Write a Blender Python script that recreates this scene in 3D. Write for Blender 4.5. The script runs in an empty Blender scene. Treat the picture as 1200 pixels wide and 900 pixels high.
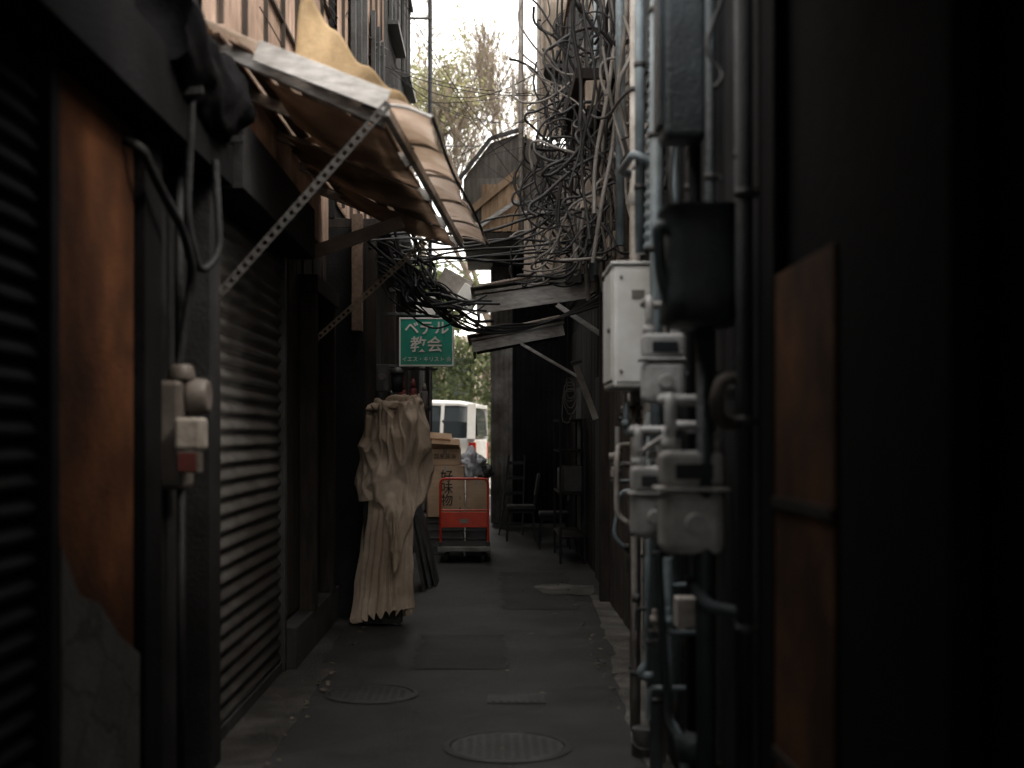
import bpy, math, random
from mathutils import Vector, noise, Matrix
random.seed(11)
sc=bpy.context.scene
R=random.uniform
# ------------------------------------------------------------------ materials
def M(name,c1,c2=None,scale=6,rough=.8,bump=.25,metal=0,sx=(1,1,1),dirt=.5,spec=.4,fine=60,trans=0):
    m=bpy.data.materials.new(name); m.use_nodes=True
    nt=m.node_tree; N=nt.nodes; L=nt.links
    b=N['Principled BSDF']
    if c2 is None: c2=tuple(v*.6 for v in c1)
    tc=N.new('ShaderNodeTexCoord'); mp=N.new('ShaderNodeMapping'); mp.inputs['Scale'].default_value=sx
    L.new(tc.outputs['Object'],mp.inputs[0])
    n1=N.new('ShaderNodeTexNoise'); n1.inputs['Scale'].default_value=scale; n1.inputs['Detail'].default_value=5; n1.inputs['Roughness'].default_value=.65
    L.new(mp.outputs[0],n1.inputs[0])
    r1=N.new('ShaderNodeValToRGB'); r1.color_ramp.elements[0].position=.35; r1.color_ramp.elements[1].position=.68
    r1.color_ramp.elements[0].color=(*c2,1); r1.color_ramp.elements[1].color=(*c1,1)
    L.new(n1.outputs['Fac'],r1.inputs[0])
    n2=N.new('ShaderNodeTexNoise'); n2.inputs['Scale'].default_value=1.7; n2.inputs['Detail'].default_value=4
    L.new(tc.outputs['Object'],n2.inputs[0])
    r2=N.new('ShaderNodeValToRGB'); r2.color_ramp.elements[0].position=.38; r2.color_ramp.elements[1].position=.62
    d=1-dirt; r2.color_ramp.elements[0].color=(d,d*.96,d*.9,1); r2.color_ramp.elements[1].color=(1,1,1,1)
    L.new(n2.outputs['Fac'],r2.inputs[0])
    mx=N.new('ShaderNodeMix'); mx.data_type='RGBA'; mx.blend_type='MULTIPLY'; mx.inputs[0].default_value=1
    L.new(r1.outputs[0],mx.inputs[6]); L.new(r2.outputs[0],mx.inputs[7])
    L.new(mx.outputs[2],b.inputs['Base Color'])
    rr=N.new('ShaderNodeMapRange'); rr.inputs[3].default_value=max(.05,rough-.15); rr.inputs[4].default_value=min(1,rough+.12)
    L.new(n1.outputs['Fac'],rr.inputs[0]); L.new(rr.outputs[0],b.inputs['Roughness'])
    b.inputs['Metallic'].default_value=metal
    b.inputs['Specular IOR Level'].default_value=spec
    if bump>0:
        n3=N.new('ShaderNodeTexNoise'); n3.inputs['Scale'].default_value=fine; n3.inputs['Detail'].default_value=2
        L.new(mp.outputs[0],n3.inputs[0])
        ad=N.new('ShaderNodeMath'); ad.operation='ADD'
        L.new(n1.outputs['Fac'],ad.inputs[0]); L.new(n3.outputs['Fac'],ad.inputs[1])
        bp=N.new('ShaderNodeBump'); bp.inputs['Strength'].default_value=bump; bp.inputs['Distance'].default_value=.02
        L.new(ad.outputs[0],bp.inputs['Height']); L.new(bp.outputs[0],b.inputs['Normal'])
    if trans>0:
        t=N.new('ShaderNodeBsdfTranslucent'); ms=N.new('ShaderNodeMixShader'); ms.inputs[0].default_value=trans
        L.new(mx.outputs[2],t.inputs[0]); L.new(b.outputs[0],ms.inputs[1]); L.new(t.outputs[0],ms.inputs[2]); L.new(ms.outputs[0],N['Material Output'].inputs[0])
    return m
def cracked(name,c1,c2,scale=5,w=.03,wk=.15,base=None):
    m=base or M(name,c1,c2,scale=9,rough=.85)
    N=m.node_tree.nodes; L=m.node_tree.links; b=N['Principled BSDF']
    src=b.inputs['Base Color'].links[0].from_socket
    tc=[n for n in N if n.type=='TEX_COORD'][0]
    nz=N.new('ShaderNodeTexNoise'); nz.inputs['Scale'].default_value=3; nz.inputs['Detail'].default_value=4; L.new(tc.outputs['Object'],nz.inputs[0])
    va=N.new('ShaderNodeMix'); va.data_type='RGBA'; va.inputs[0].default_value=.18; L.new(tc.outputs['Object'],va.inputs[6]); L.new(nz.outputs['Color'],va.inputs[7])
    v=N.new('ShaderNodeTexVoronoi'); v.feature='DISTANCE_TO_EDGE'; v.inputs['Scale'].default_value=scale
    L.new(va.outputs[2],v.inputs[0])
    r=N.new('ShaderNodeValToRGB'); r.color_ramp.elements[0].position=.0; r.color_ramp.elements[1].position=w
    r.color_ramp.elements[0].color=(wk,wk,wk,1); r.color_ramp.elements[1].color=(1,1,1,1)
    L.new(v.outputs['Distance'],r.inputs[0])
    mx=N.new('ShaderNodeMix'); mx.data_type='RGBA'; mx.blend_type='MULTIPLY'; mx.inputs[0].default_value=1
    L.new(src,mx.inputs[6]); L.new(r.outputs[0],mx.inputs[7]); L.new(mx.outputs[2],b.inputs['Base Color'])
    return m
mNear=M('vignette_black_wall',(.008,.008,.009),(.004,.004,.005),rough=.95,spec=.08)  # near walls coloured almost black to stand in for vignette darkness
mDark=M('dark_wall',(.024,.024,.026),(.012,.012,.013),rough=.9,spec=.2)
mDarkWood=M('dark_wood',(.042,.033,.027),(.015,.012,.011),scale=5,sx=(6,6,.6),rough=.8,spec=.25)
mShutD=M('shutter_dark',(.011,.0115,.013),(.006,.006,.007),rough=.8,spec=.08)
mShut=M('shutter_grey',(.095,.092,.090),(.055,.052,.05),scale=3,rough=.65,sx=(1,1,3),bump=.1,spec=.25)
mFrame=M('frame_metal',(.085,.085,.088),(.04,.04,.04),rough=.55,metal=.25)
mRust=M('rust_orange_paint',(.125,.047,.018),(.055,.021,.010),scale=4,rough=.85,spec=.12,dirt=.6)
mRustD=M('rust_orange_board',(.17,.075,.030),(.055,.024,.012),scale=5,rough=.8,spec=.2,dirt=.6)
mCrack=cracked('cracked_mortar',(.085,.08,.075),(.048,.045,.042),4)
mPlinth=M('stone_plinth',(.060,.056,.054),(.028,.027,.026),rough=.9)
mSiding=M('siding_pink_beige',(.50,.37,.30),(.28,.20,.16),scale=5,sx=(5,5,.4),rough=.7,dirt=.45)
mSidingD=M('siding_dark',(.07,.07,.072),(.035,.035,.035),rough=.7)
mGable=M('siding_grey_brown',(.20,.18,.16),(.10,.088,.078),rough=.8,scale=5,sx=(5,5,.5))
mBeige=M('beige_panel',(.55,.475,.40),(.30,.245,.20),scale=4,sx=(3,3,.5))
mTanWood=M('tan_wood',(.48,.34,.22),(.28,.185,.115),scale=4,sx=(6,6,.8))
mWood=M('weathered_wood',(.27,.19,.14),(.14,.096,.07),scale=4,sx=(8,1,8))
mWoodV=M('brown_boards',(.085,.064,.05),(.038,.029,.024),scale=4,sx=(6,6,.8))
mGreyWood=M('grey_wood',(.58,.57,.56),(.32,.31,.30),scale=5,sx=(2,5,8))
mZinc=M('zinc_sheet',(.48,.47,.46),(.26,.23,.2),scale=5,rough=.5,metal=.2,dirt=.6)
mFRP=M('translucent_sheet',(.86,.80,.75),(.66,.57,.50),scale=4,rough=.5,trans=.6,dirt=.3)
mPolyc=M('pale_board',(.66,.58,.52),(.46,.38,.32),scale=5,rough=.5,trans=.3)
mCanv=M('worn_canvas',(.70,.60,.52),(.46,.37,.30),scale=3,rough=.9,trans=.6,dirt=.55)
mPerf=M('galvanised',(.62,.54,.43),(.36,.28,.20),scale=14,rough=.5,metal=.15)
mPerfD=M('galvanised_shaded',(.055,.051,.049),(.028,.026,.024),scale=14,rough=.7,metal=.1)  # darker copy of galvanised: shade on the near strut put into its colour
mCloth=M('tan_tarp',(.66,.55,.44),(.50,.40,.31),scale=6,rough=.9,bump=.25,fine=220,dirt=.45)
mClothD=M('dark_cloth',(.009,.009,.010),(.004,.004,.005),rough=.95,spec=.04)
mYel=M('yellow_cloth',(.64,.49,.30),(.46,.34,.20),rough=.9,trans=.4)
mGreen=M('sign_green',(.020,.32,.235),(.015,.255,.185),rough=.4,bump=.02,dirt=.2)
mWhite=M('white_paint',(.80,.80,.77),(.70,.69,.66),rough=.45,bump=.04,dirt=.2)
mCarW=M('car_white',(.50,.50,.49),(.46,.46,.45),rough=.25,bump=0,dirt=.1)
mEbox=M('box_white',(.78,.79,.79),(.66,.66,.65),rough=.45,bump=.04,dirt=.25)
mMeter=M('meter_grey',(.56,.565,.57),(.34,.34,.34),rough=.5,bump=.08,scale=12,dirt=.35)
mMeterBeige=M('meter_beige',(.15,.13,.118),(.095,.083,.075),rough=.55,bump=.08,scale=12)
mBlueGrey=M('blue_grey_pvc',(.26,.32,.35),(.14,.17,.19),rough=.45,bump=.06,scale=9)
mBlueDark=M('blue_dark',(.04,.051,.058),(.022,.028,.033),rough=.5,spec=.3)
mPipeD=M('dark_pipe',(.027,.029,.031),(.013,.013,.015),rough=.65,spec=.2)
mPipeL=M('light_pipe',(.50,.47,.43),(.28,.25,.225),rough=.5,scale=10)
mCable=M('black_cable',(.022,.022,.023),(.012,.012,.013),rough=.6,bump=0)
mCableG=M('grey_cable',(.30,.28,.26),(.16,.15,.14),rough=.6,bump=0)
mRed=M('red_enamel',(.72,.065,.025),(.55,.04,.018),rough=.4,bump=.03,dirt=.2)
mRubber=M('rubber',(.02,.02,.02),(.012,.012,.012),rough=.8)
mSteel=M('dull_steel',(.35,.35,.34),(.2,.2,.19),rough=.4,metal=.7)
mCard=M('cardboard',(.54,.38,.26),(.45,.31,.205),rough=.9,bump=.08,sx=(1,1,6),dirt=.25)
mInk=M('ink',(.03,.025,.025),(.02,.02,.02),rough=.8,bump=0)
mCrate=M('grey_crate',(.10,.10,.10),(.06,.06,.06),rough=.6)
mBag=M('plastic_bag',(.6,.62,.66),(.48,.5,.54),rough=.25,bump=.3)
mAsph=cracked('asphalt',None,None,.55,w=.006,wk=.55,base=M('asphalt',(.054,.053,.052),(.022,.022,.022),scale=1.4,rough=.62,bump=.8,fine=140,dirt=.5))
mPatch=M('asphalt_patch',(.036,.036,.036),(.024,.024,.024),scale=4,rough=.75,bump=.6,fine=160)
mConc=M('concrete',(.085,.081,.075),(.030,.029,.027),scale=5,rough=.9,bump=.5,dirt=.6)
mConcL=M('concrete_light',(.19,.18,.165),(.06,.057,.053),scale=4,rough=.9,bump=.5,dirt=.6)
mIron=M('cast_iron',(.058,.057,.056),(.028,.027,.026),scale=12,rough=.65,metal=.1)
mRedS=M('red_sticker',(.14,.026,.02),(.10,.017,.014),rough=.6,bump=0)
mBark=M('bark',(.28,.23,.18),(.17,.135,.105),scale=8,sx=(2,2,.5),bump=0)
mTailL=M('tail_lamp',(.50,.02,.015),(.40,.02,.01),rough=.2,bump=0)
mPaveS=M('paving',(.26,.25,.24),(.18,.17,.16),scale=8,rough=.9)
mLitter=M('litter',(.26,.22,.17),(.10,.08,.06),scale=3,rough=.9,bump=0)
def leafmat(name,c1,c2,tr=.5):
    m=bpy.data.materials.new(name); m.use_nodes=True; N=m.node_tree.nodes; L=m.node_tree.links
    b=N['Principled BSDF']; o=N['Material Output']
    tc=N.new('ShaderNodeTexCoord'); n=N.new('ShaderNodeTexNoise'); n.inputs['Scale'].default_value=.9; n.inputs['Detail'].default_value=4
    L.new(tc.outputs['Object'],n.inputs[0]); r=N.new('ShaderNodeValToRGB')
    r.color_ramp.elements[0].position=.35; r.color_ramp.elements[1].position=.65
    r.color_ramp.elements[0].color=(*c2,1); r.color_ramp.elements[1].color=(*c1,1); L.new(n.outputs['Fac'],r.inputs[0])
    t=N.new('ShaderNodeBsdfTranslucent'); mx=N.new('ShaderNodeMixShader'); mx.inputs[0].default_value=tr
    L.new(r.outputs[0],b.inputs['Base Color']); L.new(r.outputs[0],t.inputs[0]); b.inputs['Roughness'].default_value=.6
    L.new(b.outputs[0],mx.inputs[1]); L.new(t.outputs[0],mx.inputs[2]); L.new(mx.outputs[0],o.inputs[0])
    return m
mLeaf=leafmat('leaf_green',(.15,.175,.07),(.06,.08,.036))
mLeafY=leafmat('leaf_yellow',(.36,.34,.17),(.21,.22,.10))
def glass():
    m=bpy.data.materials.new('dark_glass'); m.use_nodes=True; b=m.node_tree.nodes['Principled BSDF']
    b.inputs['Base Color'].default_value=(.03,.036,.04,1); b.inputs['Roughness'].default_value=.06; b.inputs['Specular IOR Level'].default_value=.6
    return m
mGlass=glass()
# ------------------------------------------------------------------ geometry helpers
def grp(name,loc=(0,0,0)):
    e=bpy.data.objects.new(name,None); sc.collection.objects.link(e); e.location=loc; e.empty_display_size=.1
    return e
def setp(o,p):
    if p is not None:
        o.parent=p; o.matrix_parent_inverse=Matrix.Translation(-Vector(p.location))
def mesh(name,vs,fs,mat,p=None,smooth=False,bevel=0,solid=0):
    me=bpy.data.meshes.new(name); me.from_pydata([tuple(v) for v in vs],[],fs); me.update()
    o=bpy.data.objects.new(name,me); sc.collection.objects.link(o)
    if mat: me.materials.append(mat)
    if smooth:
        for f in me.polygons: f.use_smooth=True
    if solid:
        s=o.modifiers.new('s','SOLIDIFY'); s.thickness=solid; s.offset=0
    if bevel:
        b=o.modifiers.new('b','BEVEL'); b.width=bevel; b.segments=2; b.limit_method='ANGLE'
    setp(o,p); return o
def box(name,x0,x1,y0,y1,z0,z1,mat,p=None,bevel=.004,rot=None):
    vs=[(x,y,z) for x in(x0,x1) for y in(y0,y1) for z in(z0,z1)]
    fs=[(0,1,3,2),(4,6,7,5),(0,4,5,1),(2,3,7,6),(0,2,6,4),(1,5,7,3)]
    if rot:
        c=Vector(((x0+x1)/2,(y0+y1)/2,(z0+z1)/2)); rm=Matrix.Rotation(rot[0],3,rot[1])
        vs=[rm@(Vector(v)-c)+c for v in vs]
    return mesh(name,vs,fs,mat,p,bevel=bevel)
def beam(name,a,b,w,h,mat,p=None,bevel=.003):
    a=Vector(a); b=Vector(b); d=(b-a).normalized()
    up=Vector((0,0,1)) if abs(d.z)<.95 else Vector((0,1,0))
    s=d.cross(up).normalized()*w/2; u=s.cross(d).normalized()*h/2
    vs=[a-s-u,a+s-u,a+s+u,a-s+u,b-s-u,b+s-u,b+s+u,b-s+u]
    fs=[(0,3,2,1),(4,5,6,7),(0,1,5,4),(1,2,6,5),(2,3,7,6),(3,0,4,7)]
    return mesh(name,vs,fs,mat,p,bevel=bevel)
def cyl(name,a,b,r,mat,p=None,r2=None,n=20,bevel=0):
    a=Vector(a); b=Vector(b); r2=r if r2 is None else r2
    d=(b-a).normalized(); up=Vector((0,0,1)) if abs(d.z)<.95 else Vector((0,1,0))
    s=d.cross(up).normalized(); u=s.cross(d)
    vs=[]; 
    for c,rr in((a,r),(b,r2)):
        for i in range(n):
            t=2*math.pi*i/n; vs.append(c+s*math.cos(t)*rr+u*math.sin(t)*rr)
    fs=[(i,(i+1)%n,n+(i+1)%n,n+i) for i in range(n)]+[tuple(range(n-1,-1,-1)),tuple(range(n,2*n))]
    o=mesh(name,vs,fs,mat,p)
    for f in o.data.polygons:
        if len(f.vertices)==4: f.use_smooth=True
    if bevel:
        bb=o.modifiers.new('b','BEVEL'); bb.width=bevel; bb.segments=2; bb.limit_method='ANGLE'
    return o
def tubes(name,paths,mat,p=None,res=4,cyc=False):
    cu=bpy.data.curves.new(name,'CURVE'); cu.dimensions='3D'; cu.bevel_depth=1; cu.bevel_resolution=2; cu.resolution_u=res; cu.use_fill_caps=True
    for pts,r in paths:
        s=cu.splines.new('BEZIER'); s.bezier_points.add(len(pts)-1)
        for bp,q in zip(s.bezier_points,pts):
            bp.co=q; bp.handle_left_type=bp.handle_right_type='AUTO'; bp.radius=r
        s.use_cyclic_u=cyc
    cu.materials.append(mat)
    o=bpy.data.objects.new(name,cu); sc.collection.objects.link(o); setp(o,p); return o
def bent(name,pts,r,mat,p=None,fil=.05):
    P=[Vector(q) for q in pts]; out=[P[0]]
    for i in range(1,len(P)-1):
        a=(P[i-1]-P[i]); b=(P[i+1]-P[i]); f=min(fil,a.length*.45,b.length*.45)
        A=P[i]+a.normalized()*f; B=P[i]+b.normalized()*f
        for k in range(6):
            t=k/5; out.append(A*(1-t)**2+P[i]*2*t*(1-t)+B*t*t)
    out.append(P[-1])
    cu=bpy.data.curves.new(name,'CURVE'); cu.dimensions='3D'; cu.bevel_depth=r; cu.bevel_resolution=4; cu.use_fill_caps=True
    s=cu.splines.new('POLY'); s.points.add(len(out)-1)
    for sp,q in zip(s.points,out): sp.co=(*q,1)
    s.use_smooth=True
    cu.materials.append(mat); o=bpy.data.objects.new(name,cu); sc.collection.objects.link(o); setp(o,p); return o
def corr(name,p0,U,V,period,amp,mat,p=None,nv=1,sag=0,sq=False,thick=.002,jit=0):
    p0=Vector(p0);U=Vector(U);V=Vector(V);n=U.cross(V).normalized()
    nu=max(2,int(U.length/period*6)); vs=[];fs=[]
    for j in range(nv+1):
        for i in range(nu+1):
            s=math.sin(2*math.pi*i/6)
            if sq: s=max(-.6,min(.6,s*1.6))/.6
            q=p0+U*i/nu+V*j/nv+n*amp*s
            q.z-=sag*math.sin(math.pi*i/nu)*(j/nv)
            if jit: q+=n*jit*noise.noise(q*1.5)
            vs.append(q)
    for j in range(nv):
        for i in range(nu):
            a=j*(nu+1)+i; fs.append((a,a+1,a+nu+2,a+nu+1))
    return mesh(name,vs,fs,mat,p,smooth=not sq,solid=thick)
def planks(name,x,y0,y1,z0,z1,w,mat,p,th=.018,side=1):
    vs=[];fs=[];y=y0
    while y<y1-.02:
        ww=min(w*R(.85,1.15),y1-y); t=th*R(.5,1.2); b=len(vs)
        for xx in(x,x+side*t):
            for yy in(y+.003,y+ww-.003):
                for zz in(z0+R(0,.01),z1-R(0,.015)): vs.append((xx,yy,zz))
        for f in[(0,1,3,2),(4,6,7,5),(0,4,5,1),(2,3,7,6),(0,2,6,4),(1,5,7,3)]: fs.append(tuple(k+b for k in f))
        y+=ww
    return mesh(name,vs,fs,mat,p)
def blob(name,c,r,mat,p=None,amp=.25,fr=4,n=28,flat=None):
    vs=[];fs=[];c=Vector(c)
    for j in range(n+1):
        ph=math.pi*j/n
        for i in range(n*2):
            th=2*math.pi*i/(n*2)
            d=Vector((math.sin(ph)*math.cos(th),math.sin(ph)*math.sin(th),math.cos(ph)))
            q=Vector((d.x*r[0],d.y*r[1],d.z*r[2]))
            k=1+amp*(abs(noise.noise((c+q)*fr))*2-.4)+amp*.4*noise.noise((c+q)*fr*3)
            q=c+q*k
            if flat is not None and q.z<flat: q.z=flat
            vs.append(q)
    m=n*2
    for j in range(n):
        for i in range(m): fs.append((j*m+i,(j+1)*m+i,(j+1)*m+(i+1)%m,j*m+(i+1)%m))
    return mesh(name,vs,fs,mat,p,smooth=True)
# ------------------------------------------------------------------ ground
ys=[-60,15,17,18,19,20,21.2,24,28,60,400]; zz=lambda y: .2*max(0,min(1,(y-17)/3))
xs=[-300,-40,-3,0,3,40,300]; vs=[];fs=[]
for y in ys:
    for x in xs: vs.append((x,y,zz(y)-(.004 if y>20.5 else 0)))
for j in range(len(ys)-1):
    for i in range(len(xs)-1):
        a=j*len(xs)+i; fs.append((a,a+1,a+len(xs)+1,a+len(xs)))
mesh('ground',vs,fs,mAsph)
g=grp('sidewalk',(0,20.9,.2))
box('kerb',-40,40,21.45,21.6,.19,.212,mConcL,g); 
box('paving_slab',-40,40,20.6,21.449,.19,.206,mPaveS,g,bevel=0)
g=grp('sidewalk',(0,29,.2)); box('kerb',-40,40,28,28.15,.19,.33,mConcL,g); box('paving_slab',-40,40,28.151,30.5,.19,.325,mPaveS,g,bevel=0)
box('road_marking',-40,40,27.4,27.52,.199,.204,mWhite,None,bevel=0)
def sheet(name,pts,z,mat,p=None):
    return mesh(name,[(x,y,z) for x,y in pts],[tuple(range(len(pts)))],mat,p)
def ragged(x0,x1,y0,y1,n=10,a=.02):
    L=[(x0+R(-a,a),y0+(y1-y0)*i/n) for i in range(n+1)]; Rr=[(x1+R(-a,a),y1-(y1-y0)*i/n) for i in range(n+1)]
    return L+Rr
g=grp('gutter_strip',(-1.1,5,0)); sheet('concrete_edge',ragged(-1.36,-1.02,-6,8.4,60,.012)[::-1],.004,mConc,g)
sheet('concrete_edge',ragged(-1.36,-1.12,8.42,10.4,14,.02)[::-1],.004,mConc,g)
g=grp('gutter_strip',(.75,5,0)); 
pts=[(.70,-6),(.84,-6),(.84,6.6),(1.08,6.7),(1.08,12),(.93,12)]
base=[(.9,10.2),(.84,9.6),(.86,8.9),(.76,8.2),(.74,7.4),(.70,6.6),(.71,5)]
for (a0,b0),(a1,b1) in zip(base,base[1:]):
    for k in range(5): t=k/5; pts.append((a0+(a1-a0)*t+R(-.025,.025),b0+(b1-b0)*t))
sheet('concrete_edge',pts,.004,mConcL,g)
g=grp('asphalt_patch',(0,9,0)); sheet('patch',ragged(.1,.8,11,14,30,.04)[::-1],.004,mPatch,g); sheet('patch',ragged(-.5,.1,8.2,9.6,24,.03)[::-1],.004,mPatch,g)
sheet('concrete_patch',[(.5,12.1),(.58,12.0),(.7,12.05),(.82,11.95),(.95,12.0),(1.0,12.3),(1.02,12.7),(.8,12.75),(.7,12.9),(.5,12.8),(.42,12.6),(.47,12.3)],.008,mConcL,g)
vs=[];fs=[]
for i in range(170):
    s=random.random(); x,y=((-1.05+abs(random.gauss(0,.06)) if s<.5 else .78-abs(random.gauss(0,.08))),R(4.5,14))
    if s>.92: x=R(-.8,.6)
    a=R(0,6.3); l=R(.008,.022); w=l*R(.3,.8); q=len(vs); z=.013
    for dx,dy,dz in((-l,-w,0),(l,-w,R(0,.008)),(l,w,0),(-l,w,R(0,.01))): vs.append((x+dx*math.cos(a)-dy*math.sin(a),y+dx*math.sin(a)+dy*math.cos(a),z+dz))
    fs.append((q,q+1,q+2,q+3))
mesh('ground_litter',vs,fs,mLitter)
def manhole(x,y,r):
    g=grp('manhole_cover',(x,y,0))
    ringv=[];fs=[];n=48
    for rr,z in((r,.006),(r*.93,.012),(r*.9,.012),(r*.89,.005)):
        for i in range(n): t=2*math.pi*i/n; ringv.append((x+rr*math.cos(t),y+rr*math.sin(t),z))
    for k in range(3):
        for i in range(n): fs.append((k*n+i,k*n+(i+1)%n,(k+1)*n+(i+1)%n,(k+1)*n+i))
    mesh('rim',ringv,fs,mIron,g)
    cyl('lid',(x,y,0),(x,y,.0085),r*.87,mIron,g,n=48)
    k=r*.8; s=.045; i=-int(k/s)
    vs=[];fs=[]
    for a in range(i,-i+1):
        for b in range(i,-i+1):
            if (a*s)**2+(b*s)**2<k*k:
                c=len(vs); w=.012 if (a+b)%2 else .017
                for z in(.0085,.0105):
                    for dx,dy in((-w,-.009),(w,-.009),(w,.009),(-w,.009)): vs.append((x+a*s+dx,y+b*s+dy,z))
                fs+= [(c+4,c+5,c+6,c+7),(c,c+1,c+5,c+4),(c+1,c+2,c+6,c+5),(c+2,c+3,c+7,c+6),(c+3,c,c+4,c+7)]
    mesh('studs',vs,fs,mIron,g)
manhole(.08,6.15,.31); manhole(-.69,7.4,.27)
g=grp('drain_grate',(.14,7.25,0)); box('frame',-.02,.31,7.14,7.36,-.02,.010,mIron,g)
for i in range(7): box('bar',0.005+i*.042,.03+i*.042,7.16,7.34,.0,.014,mIron,g,bevel=.002)
# ------------------------------------------------------------------ LEFT BUILDINGS
b=grp('corner_shop_building',(-2.5,0,0))
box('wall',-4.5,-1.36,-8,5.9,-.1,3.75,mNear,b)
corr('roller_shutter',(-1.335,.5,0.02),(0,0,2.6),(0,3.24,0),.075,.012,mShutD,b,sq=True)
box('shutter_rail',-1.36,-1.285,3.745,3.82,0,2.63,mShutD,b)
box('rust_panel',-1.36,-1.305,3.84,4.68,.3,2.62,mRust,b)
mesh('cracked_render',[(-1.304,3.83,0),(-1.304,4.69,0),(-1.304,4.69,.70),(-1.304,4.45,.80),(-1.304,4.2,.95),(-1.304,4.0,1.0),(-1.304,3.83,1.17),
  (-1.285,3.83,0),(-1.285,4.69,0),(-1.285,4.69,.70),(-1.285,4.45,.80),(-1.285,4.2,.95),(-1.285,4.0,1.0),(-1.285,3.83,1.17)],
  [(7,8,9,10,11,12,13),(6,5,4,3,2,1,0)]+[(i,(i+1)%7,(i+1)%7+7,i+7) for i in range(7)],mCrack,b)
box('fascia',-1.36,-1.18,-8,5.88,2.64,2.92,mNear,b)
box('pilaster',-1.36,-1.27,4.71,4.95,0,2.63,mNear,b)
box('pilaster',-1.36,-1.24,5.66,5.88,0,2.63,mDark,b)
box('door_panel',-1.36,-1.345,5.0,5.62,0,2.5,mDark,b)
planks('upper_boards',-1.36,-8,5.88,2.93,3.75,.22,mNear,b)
b=grp('added_shade_canopy',(-.2,0,3.2))  # unseen canopy, added to keep sky light off the near end
corr('corrugated_roof',(-1.36,-7,3.35),(0,10.7,0),(2.2,0,-.15),.09,.012,mSidingD,b,thick=.004)
box('end_board',-1.34,.81,3.67,3.70,3.16,3.3,mDarkWood,b)
for y in(-6,-3.5,-1,1.5,3.0): box('rafter',-1.34,.81,y,y+.06,3.1,3.17,mDarkWood,b)
b=grp('shutter_shop_building',(-2.5,8,0))
box('wall',-4.5,-1.36,5.902,10.5,-.1,5.4,mDark,b)
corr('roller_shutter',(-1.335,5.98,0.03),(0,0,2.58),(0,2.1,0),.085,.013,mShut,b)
box('shutter_rail',-1.36,-1.30,5.905,5.975,0,2.63,mFrame,b)
box('shutter_rail',-1.36,-1.30,8.09,8.17,0,2.63,mFrame,b)
box('shutter_box',-1.36,-1.14,5.905,8.3,2.64,2.96,mDark,b)
box('shutter_foot',-1.355,-1.315,5.98,8.08,0.0,.07,mFrame,b)
planks('boards',-1.36,8.18,10.45,.3,3.0,.17,mDarkWood,b)
box('plinth',-1.36,-1.24,8.18,10.49,0,.27,mPlinth,b,bevel=.01)
box('door_post',-1.335,-1.22,8.95,9.05,.271,2.5,mDarkWood,b); box('door_post',-1.335,-1.22,10.0,10.1,.271,2.5,mDarkWood,b); box('lintel',-1.335,-1.2,8.9,10.15,2.501,2.62,mDarkWood,b)
corr('upper_siding',(-1.335,5.92,3.0),(0,4.55,0),(0,0,2.4),.075,.010,mSiding,b,sq=True)
for i in range(7): box('siding_batten',-1.32,-1.295,6.2+i*.62,6.22+i*.62,3.5,5.4,mWoodV,b,bevel=0)
for z in(4.1,4.9): box('siding_lap',-1.325,-1.30,5.93,10.45,z,z+.02,mWoodV,b,bevel=0)
box('roof_edge',-4.5,-1.2,5.902,10.5,5.402,5.5,mSidingD,b)
b=grp('wooden_townhouse',(-2.5,15,0))
box('lower_wall',-4.5,-1.03,10.502,20,-.1,3.2,mDark,b)
planks('boards',-1.03,10.52,19.98,.35,3.1,.16,mDarkWood,b)
box('plinth',-1.03,-.97,10.51,19.99,0,.3,mPlinth,b)
for y in(10.52,12.6,14.6,16.8,19.8): box('post',-1.03,-.94,y,y+.14,.301,3.15,mDarkWood,b)
box('eave',-1.5,-.85,10.51,19.99,3.203,3.28,mDarkWood,b)
box('hanging_board',-1.13,-1.045,10.40,10.49,2.35,3.3,mWood,b)
box('upper_wall',-4.5,-1.28,10.502,15,3.282,6.95,mDark,b)
box('upper_wall',-4.5,-1.28,15.002,20,3.282,8.95,mDark,b)
corr('upper_siding',(-1.262,10.52,3.4),(0,4.45,0),(0,0,3.5),.075,.010,mSiding,b,sq=True)
for i in range(7): box('siding_batten',-1.245,-1.22,10.7+i*.62,10.72+i*.62,3.4,6.9,mWoodV,b,bevel=0)
corr('upper_siding',(-1.262,15.03,3.4),(0,4.9,0),(0,0,5.5),.08,.010,mSidingD,b,sq=True)
for y in(15.6,17.9):
    for z in(4.3,6.6):
        box('window_glass',-1.25,-1.235,y,y+1.3,z,z+1.2,mGlass,b)
        for k in(0,.62,1.25): box('window_frame',-1.25,-1.20,y+k,y+k+.05,z-.05,z+1.25,mFrame,b)
        box('window_sill',-1.25,-1.12,y-.06,y+1.36,z-.11,z-.051,mFrame,b)
        box('window_head',-1.25,-1.16,y-.06,y+1.36,z+1.251,z+1.31,mFrame,b)
for y in(11.2,13.1):
    box('window_glass',-1.235,-1.22,y,y+1.1,4.6,5.8,mGlass,b)
    for k in(0,.52,1.05): box('window_frame',-1.235,-1.18,y+k,y+k+.05,4.55,5.85,mFrame,b)
    box('window_sill',-1.25,-1.1,y-.06,y+1.16,4.48,4.549,mFrame,b)
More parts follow.
